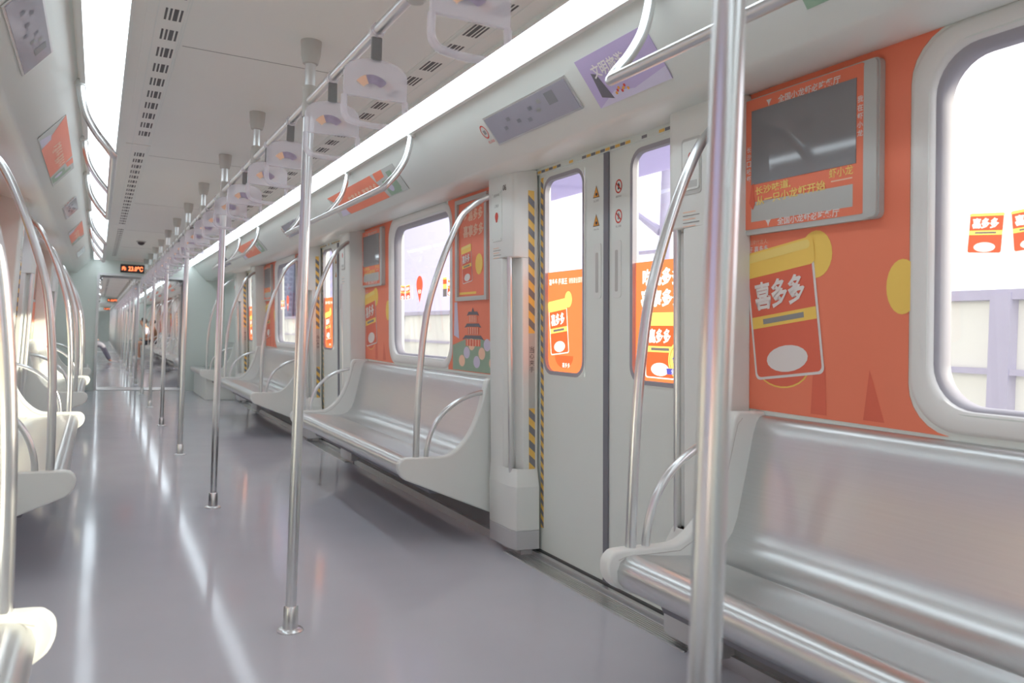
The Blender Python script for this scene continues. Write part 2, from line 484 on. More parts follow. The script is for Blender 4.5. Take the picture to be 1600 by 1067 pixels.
def structure(o, k='structure'):
    o['kind'] = k
    return o
fl = structure(floor_mesh().build('floor'))
ce = structure(ceiling_mesh().build('ceiling'))
wr = structure(wall_mesh(1).build('wall_right', smooth=0))
wl = structure(wall_mesh(-1).build('wall_left', smooth=0))
h1 = structure(header_mesh(1).build('trim_1'))
h2 = structure(header_mesh(-1).build('trim_2'))
b1 = structure(base_mesh(1).build('baseboard_right'))
b2 = structure(base_mesh(-1).build('baseboard_left'))
wf = structure(end_wall_mesh(Y1).build('wall_far'))
wb = structure(end_wall_mesh(Y0 - 0.1, opening=False).build('wall_back'))
for k in (1, 2):
    for o in (fl, ce, wr, wl, h1, h2, b1, b2, wf):
        c = o.copy(); C.objects.link(c); c.location = (0, CAR * k, 0)
    o = MB()
    o = structure(end_wall_mesh(Y0 + CAR * k - 0.10).build('wall_near'))
structure(end_wall_mesh(Y1 + CAR * 2 + 0.8, opening=False).build('wall_end'))
for k in (0, 1, 2):
    ya, yb = Y1 + 0.1 + CAR * k, Y0 + CAR * (k + 1) - 0.1
    g = MB()
    n = 8
    for s in (1, -1):
        pts = []
        for i in range(n + 1):
            y = ya + (yb - ya) * i / n
            pts.append((s * (0.68 if i % 2 else 0.74), y))
        lo = [(x, y, 0.0) for x, y in pts] + [(s * 0.80, yb, 0.0), (s * 0.80, ya, 0.0)]
        hi = [(x, y, 1.95) for x, y, _ in lo]
        g.prism(lo, hi, kick_grey)
    g.box((-0.8, ya, 1.90), (0.8, yb, 1.97), kick_grey)
    g.box((-0.8, ya, -0.06), (0.8, yb, 0.006), alu)
    structure(g.build('trim_3', smooth=0))

# ------------------------------------------------------------------ door
def jar(m, a, b, w, h, tilt=0.0, mats=None, hh=0.002, tex=True):
    O, Yl, Wh, Dp, Gr = mats or (orange_d, yellow, white_ink, lyellow, grey_ink)
    c, d = math.cos(tilt), math.sin(tilt)
    def T(x, y): return (a + x * c - y * d, b + x * d + y * c)
    def pg(pts, mt, k): m.poly([T(x, y) for x, y in pts], mt, hh + k * 0.0006)
    pg(rrect(-w * .5, -h * .5, w * .5, h * .36, w * .07, 4), Wh, 0)
    pg(rrect(-w * .47, -h * .48, w * .47, h * .36, w * .06, 4), O, 1)
    pg(rrect(-w * .52, h * .30, w * .52, h * .5, w * .07, 4), Yl, 2)
    pg(rrect(-w * .47, h * .42, w * .47, h * .485, w * .04, 3), Dp, 3)
    pg([(-w * .47, -h * .10), (w * .47, -h * .10), (w * .47, -h * .01), (-w * .47, -h * .01)], Yl, 2)
    pg([(-w * .30, -h * .075), (w * .30, -h * .075), (w * .30, -h * .035), (-w * .30, -h * .035)], Gr, 3)
    pg([(w * .30 * math.cos(t) , -h * .36 + h * .10 * math.sin(t)) for t in [2 * math.pi * k / 20 for k in range(20)]], Wh, 2)
    if tex:
        p = T(-w * .02, h * .145)
        m.text('喜多多', p[0], p[1], w * .74, Wh, hh + 0.0024, 0.03, tilt, hgt=h * .22)

def make_door():
    root = thing('door_1', (1.30, 0, 0), kind='structure')
    off = (1.30, 0, 0)
    for s in (1, -1):
        g = MB(); d0, d1 = 0.012, 0.045
        ya, yb = s * 0.012, s * 0.66
        wa, wb_ = s * 0.18, s * 0.543
        za, zb = 0.03, 1.885; ha, hb = 0.91, 1.85
        def bl(p, q, r, t):
            lo = [W(p, r, d0), W(q, r, d0), W(q, t, d0), W(p, t, d0)]; hi = [W(p, r, d1), W(q, r, d1), W(q, t, d1), W(p, t, d1)]
            g.prism(lo, hi, white_panel)
        bl(ya, yb, za, ha); bl(ya, yb, hb, zb); bl(ya, wa, ha, hb); bl(wb_, yb, ha, hb)
        leaf = g.build('door_leaf', root, off, smooth=0)
        # gasket ring with rounded corners
        r = MB(wall_frame(0, 0, 0))
        lo_, hi_ = min(-wa, -wb_), max(-wa, -wb_)
        outer = rrect(lo_ - 0.006, ha - 0.006, hi_ + 0.006, hb + 0.006, 0.075, 6)
        inner = rrect(lo_ + 0.012, ha + 0.012, hi_ - 0.012, hb - 0.012, 0.06, 6)
        cor = rrect(lo_ - 0.006, ha - 0.006, hi_ + 0.006, hb + 0.006, 0.001, 6)
        n = len(outer)
        def W2(a, b, d): return W(-a, b, d)
        vs = [W2(a, b, 0.006) for a, b in outer] + [W2(a, b, 0.006) for a, b in inner] + [W2(a, b, 0.03) for a, b in inner]
        fs = [(i, (i + 1) % n, n + (i + 1) % n, n + i) for i in range(n)] + [(n + i, n + (i + 1) % n, 2 * n + (i + 1) % n, 2 * n + i) for i in range(n)]
        r.add(vs, fs, rubber_l)
        vs = [W2(a, b, 0.007) for a, b in cor] + [W2(a, b, 0.007) for a, b in outer]
        r.add(vs, [(i, (i + 1) % n, n + (i + 1) % n, n + i) for i in range(n)], white_panel)
        r.build('window_gasket', leaf, off)
        pn = MB()
        pn.prism([W2(a, b, 0.026) for a, b in inner], [W2(a, b, 0.031) for a, b in inner], glass)
        pn.build('pane', leaf, off, smooth=0)
        # advert film on the lower half of the pane
        yc = s * 0.3615
        ad = Flat(wall_frame(yc, 0, 0.024))
        top = 1.40
        iw = (hi_ - lo_) / 2 - 0.012
        pts = [p for p in rrect(-iw, ha + 0.012, iw, 1.7, 0.06, 5) if p[1] < 1.3] 
        pts = [(-iw, top)] + pts + [(iw, top)]
        ad.slab(pts, film_o, 0.0, 0.0012)
        fm = (film_d, film_y, film_w, film_y, film_g)
        if s > 0:
            ad.text('喜多多 椰果王', -0.075, 1.352, 0.17, film_w, 0.003, 0.02, hgt=0.03)
            ad.text('销售额全国领先', 0.095, 1.352, 0.14, film_w, 0.003, 0.0, hgt=0.026)
            jar(ad, -0.07, 1.135, 0.17, 0.26, 0.10, fm, 0.0025)
            ad.poly([(-0.12 + 0.10 + 0.085 * math.cos(t), 1.0 + 0.06 * math.sin(t)) for t in [math.pi + math.pi * k / 12 for k in range(13)]], film_d, 0.002)
            ad.disc(0.02, 1.265, 0.032, 0.038, film_y, 0.002)
            ad.text('喜多多', 0.0, 0.955, 0.07, film_w, 0.003, 0.01)
        else:
            ad.text('吃喜多多', 0.0, 1.335, 0.25, film_w, 0.003, 0.04, hgt=0.07)
            ad.text('喜事多多', 0.0, 1.252, 0.27, film_w, 0.003, 0.04, hgt=0.07)
            jar(ad, -0.01, 1.065, 0.19, 0.26, 0.0, fm, 0.0025)
            ad.disc(0.10, 1.01, 0.058, 0.07, film_y, 0.0055)
            ad.ring(0.10, 1.01, 0.047, 0.05, film_d, 0.0062, sq=1.2)
            ad.text('领先', 0.10, 1.012, 0.066, film_b, 0.0066, 0.02)
            ad.poly([(0.035, 0.955), (0.165, 0.955), (0.17, 0.978), (0.03, 0.978)], film_b, 0.0068)
            ad.text('全国领先', 0.10, 0.967, 0.08, film_w, 0.0074)
        ad.flatten().build('window_advert', leaf, off, smooth=0)
        # centre seal and black and yellow edge tape
        sl = MB()
        sl.prism([W(s * 0.0, za, 0.004), W(s * 0.018, za, 0.004), W(s * 0.018, zb, 0.004), W(0, zb, 0.004)],
                 [W(0, za, 0.05), W(s * 0.018, za, 0.05), W(s * 0.018, zb, 0.05), W(0, zb, 0.05)], rubber)
        sl.build('centre_seal', leaf, off, smooth=0)
        tp = MB(wall_frame(s * 0.5675, 0, 0.0115))
        stripes(tp, -0.0145, 0.0145, 0.14, 1.865, 0.0)
        tp.build('warning_tape', leaf, off, smooth=0)
        # recessed finger pull
        hp = MB(wall_frame(s * 0.075, 1.36, 0.012))
        hp.slab(rrect(-0.030, -0.10, 0.030, 0.14, 0.012, 4), white_plastic, 0, 0.003)
        hp.poly(rrect(-0.012, -0.075, 0.010, 0.10, 0.006, 3), grey_plastic, 0.0036)
        hp.build('finger_pull', leaf, off, smooth=0)
        # safety stickers
        for i, zz in enumerate((1.725, 1.60)):
            st = MB(wall_frame(s * 0.085, zz, 0.0115))
            if s > 0:
                st.poly([(-0.026, -0.024), (0.026, -0.024), (0, 0.030)], black_ink, 0.0006)
                st.poly([(-0.022, -0.0215), (0.022, -0.0215), (0, 0.025)], amber_ink, 0.0012)
                st.disc(0.003, -0.010, 0.008, 0.007, black_ink, 0.0018, 10)
                st.text('当心夹手' if i == 0 else '注意站台间隙', 0, -0.038, 0.042, grey_ink, 0.0008)
            else:
                st.ring(0, 0, 0.020, 0.0255, red_ink, 0.0006, sq=1.15)
                st.poly([(-0.019, 0.013), (-0.016, 0.018), (0.019, -0.013), (0.016, -0.018)], red_ink, 0.0014)
                st.poly([(-0.006, -0.013), (0.006, -0.013), (0.008, 0.004), (0.003, 0.014), (-0.004, 0.012)], black_ink if i == 0 else grey_ink, 0.001)
                st.text('禁止倚靠' if i else '请勿手扶', 0, -0.042, 0.040, grey_ink, 0.0008)
            st.build('safety_sticker', leaf, off, smooth=0)
    # header bar with tape and threshold
    hb_ = MB(wall_frame(0, 1.893, -0.002))
    hb_.slab([(-0.66, -0.012), (0.66, -0.012), (0.66, 0.03), (-0.66, 0.03)], white_panel, -0.05, 0.002)
    k = 0; a = -0.62
    while a < 0.60:
        if not (-0.40 < a < -0.16 or 0.16 < a < 0.40) or k % 3 == 0:
            hb_.rect(a, -0.010, a + 0.034, 0.002, (tape_k, tape_y)[k % 2], 0.0035)
        a += 0.037; k += 1
    hb_.build('door_header', root, off, smooth=0)
    th = MB()
    for i in range(7):
        x = 1.205 + i * 0.0135
        th.box((x, -0.70, -0.002), (x + 0.009, 0.70, 0.006), alu)
    th.box((1.20, -0.70, -0.01), (1.305, 0.70, 0.001), kick_grey)
    th.box((1.31, -0.66, -0.02), (1.335, 0.66, 0.022), alu)
    th.box((1.345, -0.66, -0.02), (1.42, 0.66, 0.028), dark)
    th.build('threshold', root, off, smooth=0)
    return root
def stripes(m, a0, a1, b0, b1, h, slant=0.022, step=0.052, gap=None, base=True):
    if base: m.rect(a0, b0, a1, b1, tape_y, h)
    b = b0
    while b + step * 0.5 + slant < b1:
        if not (gap and gap[0] < b < gap[1]):
            m.poly([(a0, b + slant), (a1, b), (a1, b + step * 0.5), (a0, b + step * 0.5 + slant)], tape_k, h + 0.0007)
        b += step
door = make_door()

# ------------------------------------------------------------------ window
def make_window():
    root = thing('window_1', (1.30, 0, 0.9), kind='structure')
    off = (1.30, 0, 0.9)
    def ring(lst, m, mt):
        n = len(lst[0][0])
        vs = [W(-a, b, d) for pts, d in lst for a, b in pts]
        fs = []
        for j in range(len(lst) - 1):
            fs += [(j * n + i, j * n + (i + 1) % n, (j + 1) * n + (i + 1) % n, (j + 1) * n + i) for i in range(n)]
        m.add(vs, fs, mt)
    def rr(hw, z0, z1, r): return rrect(-0.10 - hw, z0, -0.10 + hw, z1, r, 8)
    f = MB()
    ring([(rr(0.606, 0.868, 1.911, 0.14), 0.001), (rr(0.602, 0.872, 1.907, 0.14), -0.006), (rr(0.592, 0.880, 1.899, 0.135), -0.009),
          (rr(0.574, 0.902, 1.880, 0.13), -0.007), (rr(0.560, 0.914, 1.868, 0.122), -0.001), (rr(0.554, 0.925, 1.858, 0.118), 0.006), (rr(0.552, 0.927, 1.856, 0.116), 0.022)], f, frame_m)
    f.build('window_frame', root, off, smooth=50)
    g = MB()
    ring([(rr(0.555, 0.924, 1.859, 0.118), 0.020), (rr(0.548, 0.930, 1.848, 0.112), 0.024), (rr(0.542, 0.936, 1.838, 0.108), 0.034), (rr(0.540, 0.938, 1.836, 0.106), 0.075)], g, rubber_l)
    g.build('gasket', root, off, smooth=50)
    p = MB()
    pts = rr(0.545, 0.934, 1.842, 0.108)
    p.prism([W(-a, b, 0.046) for a, b in pts], [W(-a, b, 0.052) for a, b in pts], glass)
    p.build('pane', root, off, smooth=0)
    fm = (film_r, film_y, film_w, film_y, film_g)
    def stick(name, yrel):
        return Flat(wall_frame(yrel, 1.385, 0.044))
    for i, yr in enumerate((0.53, 0.42)):
        q = stick('s', yr); jar(q, 0, 0.0, 0.092, 0.118, -0.08 if i == 0 else 0.08, fm, 0.0, tex=True); q.flatten().build('jar_sticker', root, off, smooth=0)
    q = stick('s', 0.325); q.text('I', 0, 0.0, 0.012, film_v, 0.0, 0.02, hgt=0.12); q.flatten().build('letter_sticker', root, off, smooth=0)
    q = stick('s', 0.185)
    drop = [(0.062 * math.cos(t) * (1.0 if math.sin(t) > -0.2 else 1.0), 0.035 + 0.062 * math.sin(t)) for t in [math.radians(-20 + 220 * k / 16) for k in range(17)]] + [(0, -0.09)]
    q.poly(drop, film_r, 0.0); q.text('长沙', 0, -0.012, 0.06, film_w, 0.001, 0.02); q.flatten().build('drop_sticker', root, off, smooth=0)
    q = stick('s', -0.02); q.text('CS', -0.05, 0.0, 0.19, film_v, 0.0, 0.03, hgt=0.13); q.flatten().build('letter_sticker', root, off, smooth=0)
    q = stick('s', -0.27)
    q.rect(-0.03, -0.06, 0.032, 0.062, film_y, 0.0); q.rect(-0.03, -0.06, 0.032, -0.01, film_g, 0.001); q.rect(-0.03, 0.02, 0.032, 0.05, film_d, 0.001); q.flatten().build('packet_sticker', root, off, smooth=0)
    for i, yr in enumerate((-0.35, -0.43)):
        q = stick('s', yr); jar(q, 0, 0.0, 0.065, 0.118, -0.08 if i == 0 else 0.08, fm, 0.0); q.flatten().build('jar_sticker', root, off, smooth=0)
    return root
window = make_window()

# ------------------------------------------------------------------ bench
PANEL = [(0.742, 0.345), (0.718, 0.366), (0.704, 0.398), (0.706, 0.428), (0.722, 0.448), (0.748, 0.456), (0.85, 0.457), (0.95, 0.458), (1.005, 0.482), (1.06, 0.535),
         (1.105, 0.61), (1.138, 0.70), (1.158, 0.79), (1.172, 0.845), (1.19, 0.862), (1.302, 0.862), (1.33, 0.115), (1.26, 0.14), (1.195, 0.164), (0.95, 0.262), (0.79, 0.326)]
SEAT = [(0.86, 0.335), (0.80, 0.335), (0.762, 0.345), (0.742, 0.368), (0.738, 0.396), (0.748, 0.422), (0.768, 0.436), (0.790, 0.440), (0.800, 0.4405), (0.806, 0.4375), (0.84, 0.435),
        (0.95, 0.424), (1.03, 0.418), (1.036, 0.422), (1.048, 0.422), (1.054, 0.418), (1.11, 0.425), (1.15, 0.444), (1.178, 0.478), (1.196, 0.525), (1.225, 0.66), (1.250, 0.79), (1.262, 0.828), (1.276, 0.846), (1.292, 0.852), (1.302, 0.850)]
_pp = smoothpath([(x, z, 0) for x, z in PANEL[:15]], 3)
PANEL_S = [(p.x, p.y) for p in _pp] + PANEL[15:]
def arch(y):
    pts = [(0.80, 0.44), (0.80, 0.64), (0.803, 0.84), (0.815, 1.04), (0.838, 1.22), (0.89, 1.41), (0.95, 1.575), (1.005, 1.69)]
    k = 1 if y > 0 else -1
    return smoothpath([(x, y, z) for x, z in pts] + [(1.055, y + 0.012 * k, 1.745), (1.10, y + 0.04 * k, 1.782), (1.135, y + 0.075 * k, 1.802)], 5)
def lowrail(y):
    pts = [(0.855, 0.44), (0.858, 0.50), (0.878, 0.58), (0.92, 0.655), (0.985, 0.715), (1.06, 0.757), (1.15, 0.782), (1.26, 0.79)]
    return smoothpath([(x, y, z) for x, z in pts], 5)
def make_bench(half, ends, box=False):
    root = thing('bench', (1.0, 0, 0), 'bench', 'bench')
    off = (1.0, 0, 0)
    m = MB().strip([(x, z) for x, z in SEAT], -half + 0.02, half - 0.02, seat_steel, 0.012)
    m.build('seat', root, off, smooth=50)
    MB().yprism([(0.87, 0.322), (0.90, 0.26), (1.25, 0.24), (1.27, 0.39), (1.10, 0.405), (0.95, 0.405)], -half + 0.04, half - 0.04, rubber).build('under_seat_shade', root, off)  # dark block added to deepen the shade under the seat
    for y in (-0.55 * half, 0.55 * half):
        b = MB()
        b.yprism([(0.86, 0.33), (1.20, 0.40), (1.29, 0.40), (1.29, 0.20), (1.22, 0.20)], y - 0.03, y + 0.03, kick_grey)
        b.build('bracket', root, off)
    for s in ends:
        y = s * half
        p = MB().yprism(PANEL_S, y - 0.024, y + 0.024, white_plastic)
        pa = p.build('end_panel', root, off, bevel=0.008, seg=3)
        # groove line on the inside face
        ins = [(x + (0.02 if x < 1.0 else 0.012), z - 0.02) for x, z in PANEL[4:15]]
        g = MB().tube([(x, y - s * 0.0235, z) for x, z in ins], 0.0018, grey_plastic, 6)
        g.build('rim_line', pa, off)
        MB().tube(arch(y), 0.0165, steel, 14).build('arch_pole', root, off, smooth=60)
        MB().tube(lowrail(y), 0.013, steel, 12).build('armrest_rail', root, off, smooth=60)
    if box:
        MB().box((0.80, -half + 0.05, 0.0), (1.30, half - 0.05, 0.33), white_plastic).build('base_box', root, off, bevel=0.01)
    return root
bench = make_bench(1.25, (1, -1))

# ------------------------------------------------------------------ door pillar
def make_pillar(s, num):
    """s = +1: on the far (+y) side of the door"""
    root = thing('door_pillar', (1.25, s * 0.73, 0), 'pillar', 'pillar')
    off = (1.25, s * 0.73, 0)
    def xi(z): return 1.205 - 0.050 * z
    def sec(z, pts): return [((xi(z) if a <= 0 else wx(z) - 0.004) + (a if a <= 0 else -(1 - a) * 0.0) , s * y, z) for a, y in pts]
    def xp(z, a): return xi(z) + a * (wx(z) + 0.0 - xi(z))
    def S(z, pts): return [(xp(z, a), s * y, z) for a, y in pts]
    full = [(0.0, 0.84), (0.0, 0.645), (0.12, 0.605), (0.30, 0.592), (1.0, 0.592), (1.0, 0.87), (0.10, 0.87)]
    notch = [(0.0, 0.84), (0.0, 0.70), (0.34, 0.66), (0.40, 0.594), (0.62, 0.592), (1.0, 0.592), (1.0, 0.87), (0.10, 0.87)]
    m = MB()
    m.prism(S(1.47, full), S(1.905, full), white_plastic)
    m.prism(S(0.42, notch), S(1.47, notch), white_plastic)
    m.build('cowl', root, off, bevel=0.006)
    bt = MB()
    boot = [(-0.06, 0.845), (-0.06, 0.62), (0.06, 0.575), (0.5, 0.568), (0.98, 0.568), (0.98, 0.872), (0.06, 0.872)]
    bt.prism(S(0.13, boot), S(0.345, boot), white_plastic)
    mid = [(0.0, 0.84), (0.0, 0.665), (0.20, 0.61), (0.5, 0.588), (0.98, 0.588), (0.98, 0.87), (0.08, 0.87)]
    bt.prism(S(0.345, boot), S(0.43, mid), white_plastic, cap=False)
    bt.build('boot', root, off, bevel=0.004)
    kp = MB().prism(S(0.035, boot), S(0.13, boot), kick_grey)
    kp.build('kick_plate', root, off, bevel=0.004)
    ft = MB().box((1.25, s * 0.60 if s > 0 else s * 0.80, 0), (1.31, s * 0.80 if s > 0 else s * 0.60, 0.05), kick_grey)
    ft.build('foot', root, off)
    r = MB().tube([(xp(z, 0.12), s * 0.645, z) for z in (0.40, 0.8, 1.2, 1.48)], 0.0135, steel, 12)
    r.build('handrail', root, off, smooth=60)
    # tape facing the door opening
    n2 = Vector((0, -s, 0)); u2 = Vector((s * 1.0, 0, 0))
    fr = (Vector((1.308, s * 0.5912, 0.0)), Vector((1.0, 0, 0)) * s, Vector((-0.045, 0, 1)), n2)
    t = MB(fr)
    stripes(t, -0.017, 0.017, 0.36, 1.80, 0.0006, slant=0.03 * 1.0, step=0.075, gap=(0.73, 1.08), base=False)
    t.rect(-0.017, 0.36, 0.017, 0.73, tape_y, 0.0); t.rect(-0.017, 1.10, 0.017, 1.80, tape_y, 0.0); t.rect(-0.017, 0.73, 0.017, 1.10, pale_grey, 0.0)
    t.text('当心夹手', 0, 1.02, 0.026, black_ink, 0.0012, vert=True)
    t.v = [(x, y - 0, z) for x, y, z in t.v]
    t.build('warning_tape', root, off, smooth=0)
    # notice plate on the cabin face
    pf = (Vector((xi(1.68), s * 0.745, 1.68)), Vector((0, -1, 0)), Vector((-0.05, 0, 1)).normalized(), Vector((-1, 0, -0.05)).normalized())
    q = MB(pf)
    if s > 0:
        q.slab(rrect(-0.055, -0.125, 0.055, 0.125, 0.006, 3), white_panel, -0.001, 0.003)
        q.poly([(0.018 * math.cos(t), 0.018 * math.sin(t) * 1.1) if math.sin(t) > -0.5 else (0.010 * math.cos(t), -0.030) for t in [2 * math.pi * k / 18 for k in range(18)]], red_ink, 0.0038)
        q.text('紧急呼叫', 0, 0.105, 0.06, grey_ink, 0.0038); q.text('上海沙', 0, 0.052, 0.05, grey_ink, 0.0038)
        for a in (-0.046, 0.046):
            for b in (-0.114, 0.114): q.disc(a, b, 0.003, 0.003, grey_plastic, 0.0038, 8)
    else:
        q.slab(rrect(-0.05, -0.10, 0.05, 0.09, 0.012, 4), grey_plastic, -0.001, 0.003)
        q.slab(rrect(-0.042, -0.085, 0.042, 0.08, 0.010, 4), white_plastic, 0.003, 0.006)
        q.disc(0, 0.02, 0.012, 0.02, red_ink, 0.0066)
        q.rect(-0.035, -0.078, 0.035, -0.055, pale_grey, 0.0066)
    q.build('emergency_plate', root, off, smooth=0)
    nf = MB(pf)
    for i in range(5): nf.rect(-0.045, -0.16 - i * 0.012, 0.02 + 0.02 * (i % 2), -0.1572 - i * 0.012, peach if i % 2 == 0 else grey_ink, 0.0015)
    nf.build('small_print', root, off, smooth=0)
    if num:
        k = MB((Vector((xi(1.80) + 0.0, s * 0.66, 1.80)), Vector((0, -1, 0)), pf[2], pf[3]))
        k.text(num, 0, 0.012, 0.036, black_ink, 0.0016, hgt=0.028); k.build('number', root, off, smooth=0)
    return root
pillar_f = make_pillar(1, '06')
pillar_n = make_pillar(-1, None)

# ------------------------------------------------------------------ wall adverts and screens (bay local)
def make_red_poster():
    o = thing('wall_poster', (wx(1.35), 1.02, 0.87), 'poster', 'poster'); off = tuple(o.location)
    m = MB(wall_frame(1.02, 0, -0.0005))
    e = [(-0.36, 0.868), (0.315, 0.868), (0.325, 0.868), (0.355, 0.868)]
    # right edge follows the rounded window frame
    arc = [(0.338 + 0.13 - 0.13 * math.cos(t) - 0.012, 0.99 - 0.13 * math.sin(t)) for t in [math.radians(85 - 85 * k / 6) for k in range(7)]]
    arc = [(a - 0.015, b) for a, b in arc]
    pts = [(-0.36, 0.868)] + arc + [(a, 2 * 1.388 - b) for a, b in arc[::-1]] + [(-0.36, 1.908)]
    m.slab(pts, orange, 0.0, 0.0018)
    m.poly([(-0.02, 0.875), (0.04, 0.875), (0.035, 1.02), (-0.01, 1.05)], orange_d, 0.0026)
    m.poly([(0.17, 0.875), (0.24, 0.875), (0.19, 1.02)], orange_d, 0.0026)
    m.poly([(-0.14 + 0.12 * math.cos(t), 1.03 + 0.085 * math.sin(t)) for t in [math.pi + math.pi * k / 14 for k in range(15)]], yellow, 0.0024)
    m.poly([(-0.14 + 0.115 * math.cos(t), 1.03 + 0.08 * math.sin(t)) for t in [math.pi + math.pi * k / 14 for k in range(15)]], orange_d, 0.003)
    m.disc(-0.005, 1.36, 0.062, 0.072, yellow, 0.0028); m.disc(0.292, 1.25, 0.05, 0.075, yellow, 0.0028)
    jar(m, -0.135, 1.19, 0.285, 0.42, 0.13, None, 0.0036)
    m.text('喜多多品牌代言人:', -0.27, 1.418, 0.14, peach, 0.0028); m.text('喜仔 喜多多', -0.255, 1.395, 0.11, white_ink, 0.0028, 0.01)
    m.build('print', o, off, smooth=0)
    return o
def make_screen():
    o = thing('wall_screen', (wx(1.65), 1.05, 1.44), 'screen', 'screen'); off = tuple(o.location)
    # local u = -(y-1.05)
    z0, z1 = 1.442, 1.885
    m = MB(wall_frame(1.05, 0, -0.001))
    m.slab(rrect(-0.262, z0, 0.262, z1, 0.018, 4), pale_grey, 0.0, 0.022)
    m.slab(rrect(0.215, z0 + 0.004, 0.258, z1 - 0.004, 0.014, 4), pale_grey, 0.020, 0.03)
    m.build('bezel', o, off, smooth=35)
    p = MB(wall_frame(1.05, 0, -0.023))
    p.slab(rrect(-0.256, z0 + 0.016, 0.212, z1 - 0.004, 0.010, 4), orange, 0.0, 0.0015)
    p.text('全国小龙虾必吃餐厅', 0.01, z1 - 0.030, 0.24, white_ink, 0.0022, 0.02, hgt=0.024)
    p.text('全国小龙虾必吃餐厅', 0.01, z0 + 0.030, 0.24, white_ink, 0.0022, 0.02, hgt=0.024)
    for zz in (z1 - 0.030, z0 + 0.030):
        p.poly([(-0.160, zz + 0.010), (-0.137, zz + 0.010), (-0.145, zz - 0.002), (-0.1485, zz - 0.012), (-0.152, zz - 0.002)], white_ink, 0.0022)
    p.text('长沙口味虾', -0.236, 1.72, 0.019, white_ink, 0.0022, 0.02, vert=True)
    p.text('我在虾小龙', 0.199, 1.78, 0.019, white_ink, 0.0022, 0.02, vert=True)
    p.rect(-0.224, 1.482, 0.176, 1.546, pale_grey, 0.0022)
    p.text('长沙味道,', -0.13, 1.582, 0.15, lyellow, 0.0034, 0.02, rot=0.04, hgt=0.028)
    p.text('从一只小龙虾开始', -0.06, 1.553, 0.28, lyellow, 0.0034, 0.02, rot=0.04, hgt=0.030)
    p.text('虾小龙', 0.135, 1.588, 0.085, lyellow, 0.003, 0.01, hgt=0.028)
    p.rect(0.10, 1.562, 0.175, 1.566, peach, 0.003)
    p.poly([(-0.232, 1.545), (-0.222, 1.60), (-0.212, 1.608), (-0.214, 1.575), (-0.205, 1.54), (-0.215, 1.52)], orange_d, 0.004)
    p.build('printed_surround', o, off, smooth=0)
    s = MB(wall_frame(1.05, 0, -0.0245))
    s.slab([(-0.2235, 1.603), (0.1995 - 0.013, 1.603), (0.1865, 1.843), (-0.2235, 1.843)], screen_m, 0.0, 0.002)
    s.build('display', o, off, smooth=0)
    return o
def pagoda(m, a, b, w, h):
    for k in range(3):
        s = 1.0 - 0.22 * k; z = b + k * h * 0.30
        m.rect(a - w * .34 * s, z, a + w * .34 * s, z + h * .17, orange_d, 0.0032)
        for q in range(-2, 3): m.rect(a + q * w * .13 * s - w * .015, z, a + q * w * .13 * s + w * .015, z + h * .17, peach, 0.0036)
        m.poly([(a - w * .5 * s, z + h * .165), (a - w * .3 * s, z + h * .19), (a + w * .3 * s, z + h * .19), (a + w * .5 * s, z + h * .165), (a + w * .36 * s, z + h * .27), (a - w * .36 * s, z + h * .27)], roof_ink, 0.0042)
    m.poly([(a - w * .06, b + h * .86), (a + w * .06, b + h * .86), (a, b + h * .98)], roof_ink, 0.0044)
def make_pagoda_poster():
    o = thing('wall_poster', (wx(1.35), -0.91, 0.87), 'poster', 'poster'); off = tuple(o.location)
    m = MB(wall_frame(-0.91, 0, -0.0005))
    arc = [(-0.545 + 0.14 * math.cos(t), 1.01 - 0.14 * math.sin(t)) for t in [math.radians(58 - 58 * k / 6) for k in range(7)]]
    left = [(-0.471, 0.868)] + arc + [(a, 2 * 1.388 - b) for a, b in arc[::-1]]
    m.slab(left + [(-0.471, 1.908), (0.44, 1.908), (0.44, 0.868)], orange, 0.0, 0.0018)
    m.rect(-0.40, 0.872, 0.435, 1.02, green_p, 0.0026)
    m.poly([(-0.40, 1.02), (0.435, 1.02), (0.435, 1.07), (0.1, 1.05), (-0.1, 1.08)], green_p, 0.0026)
    for i in range(9): m.disc(-0.26 + 0.07 * i, 0.93 + 0.05 * (i % 3), 0.045, 0.035, lilac if i % 2 else peach, 0.0029)
    pagoda(m, -0.10, 1.02, 0.30, 0.23)
    m.poly([(-0.38, 1.08), (-0.30, 1.06), (-0.33, 1.28), (-0.37, 1.28)], lilac, 0.003)
    m.build('print', o, off, smooth=0)
    return o
def make_framed_poster():
    o = thing('framed_poster', (wx(1.58), -0.80, 1.3), 'poster', 'poster'); off = tuple(o.location)
    m = MB(wall_frame(-0.80, 0, -0.002))
    for a0, b0, a1, b1 in ((-0.22, 1.285, 0.22, 1.31), (-0.22, 1.86, 0.22, 1.885), (-0.22, 1.31, -0.19, 1.86), (0.19, 1.31, 0.22, 1.86)):
        m.slab([(a0, b0), (a1, b0), (a1, b1), (a0, b1)], pale_grey, 0, 0.016)
    m.build('frame', o, off, smooth=0)
    p = MB(wall_frame(-0.80, 0, -0.003))
    p.slab([(-0.19, 1.31), (0.19, 1.31), (0.19, 1.86), (-0.19, 1.86)], orange, 0, 0.0018)
    p.text('吃喜多多', 0.02, 1.78, 0.26, peach, 0.0028, 0.03, hgt=0.07)
    p.text('喜事多多', 0.02, 1.69, 0.28, peach, 0.0028, 0.03, hgt=0.07)
    jar(p, -0.07, 1.50, 0.14, 0.22, 0.1, None, 0.003)
    p.disc(0.10, 1.49, 0.05, 0.06, yellow, 0.0028)
    p.rect(-0.18, 1.322, 0.06, 1.336, yellow, 0.0028)
    p.build('print', o, off, smooth=0)
    return o
red_poster = make_red_poster(); screen = make_screen(); pag_poster = make_pagoda_poster(); framed = make_framed_poster()

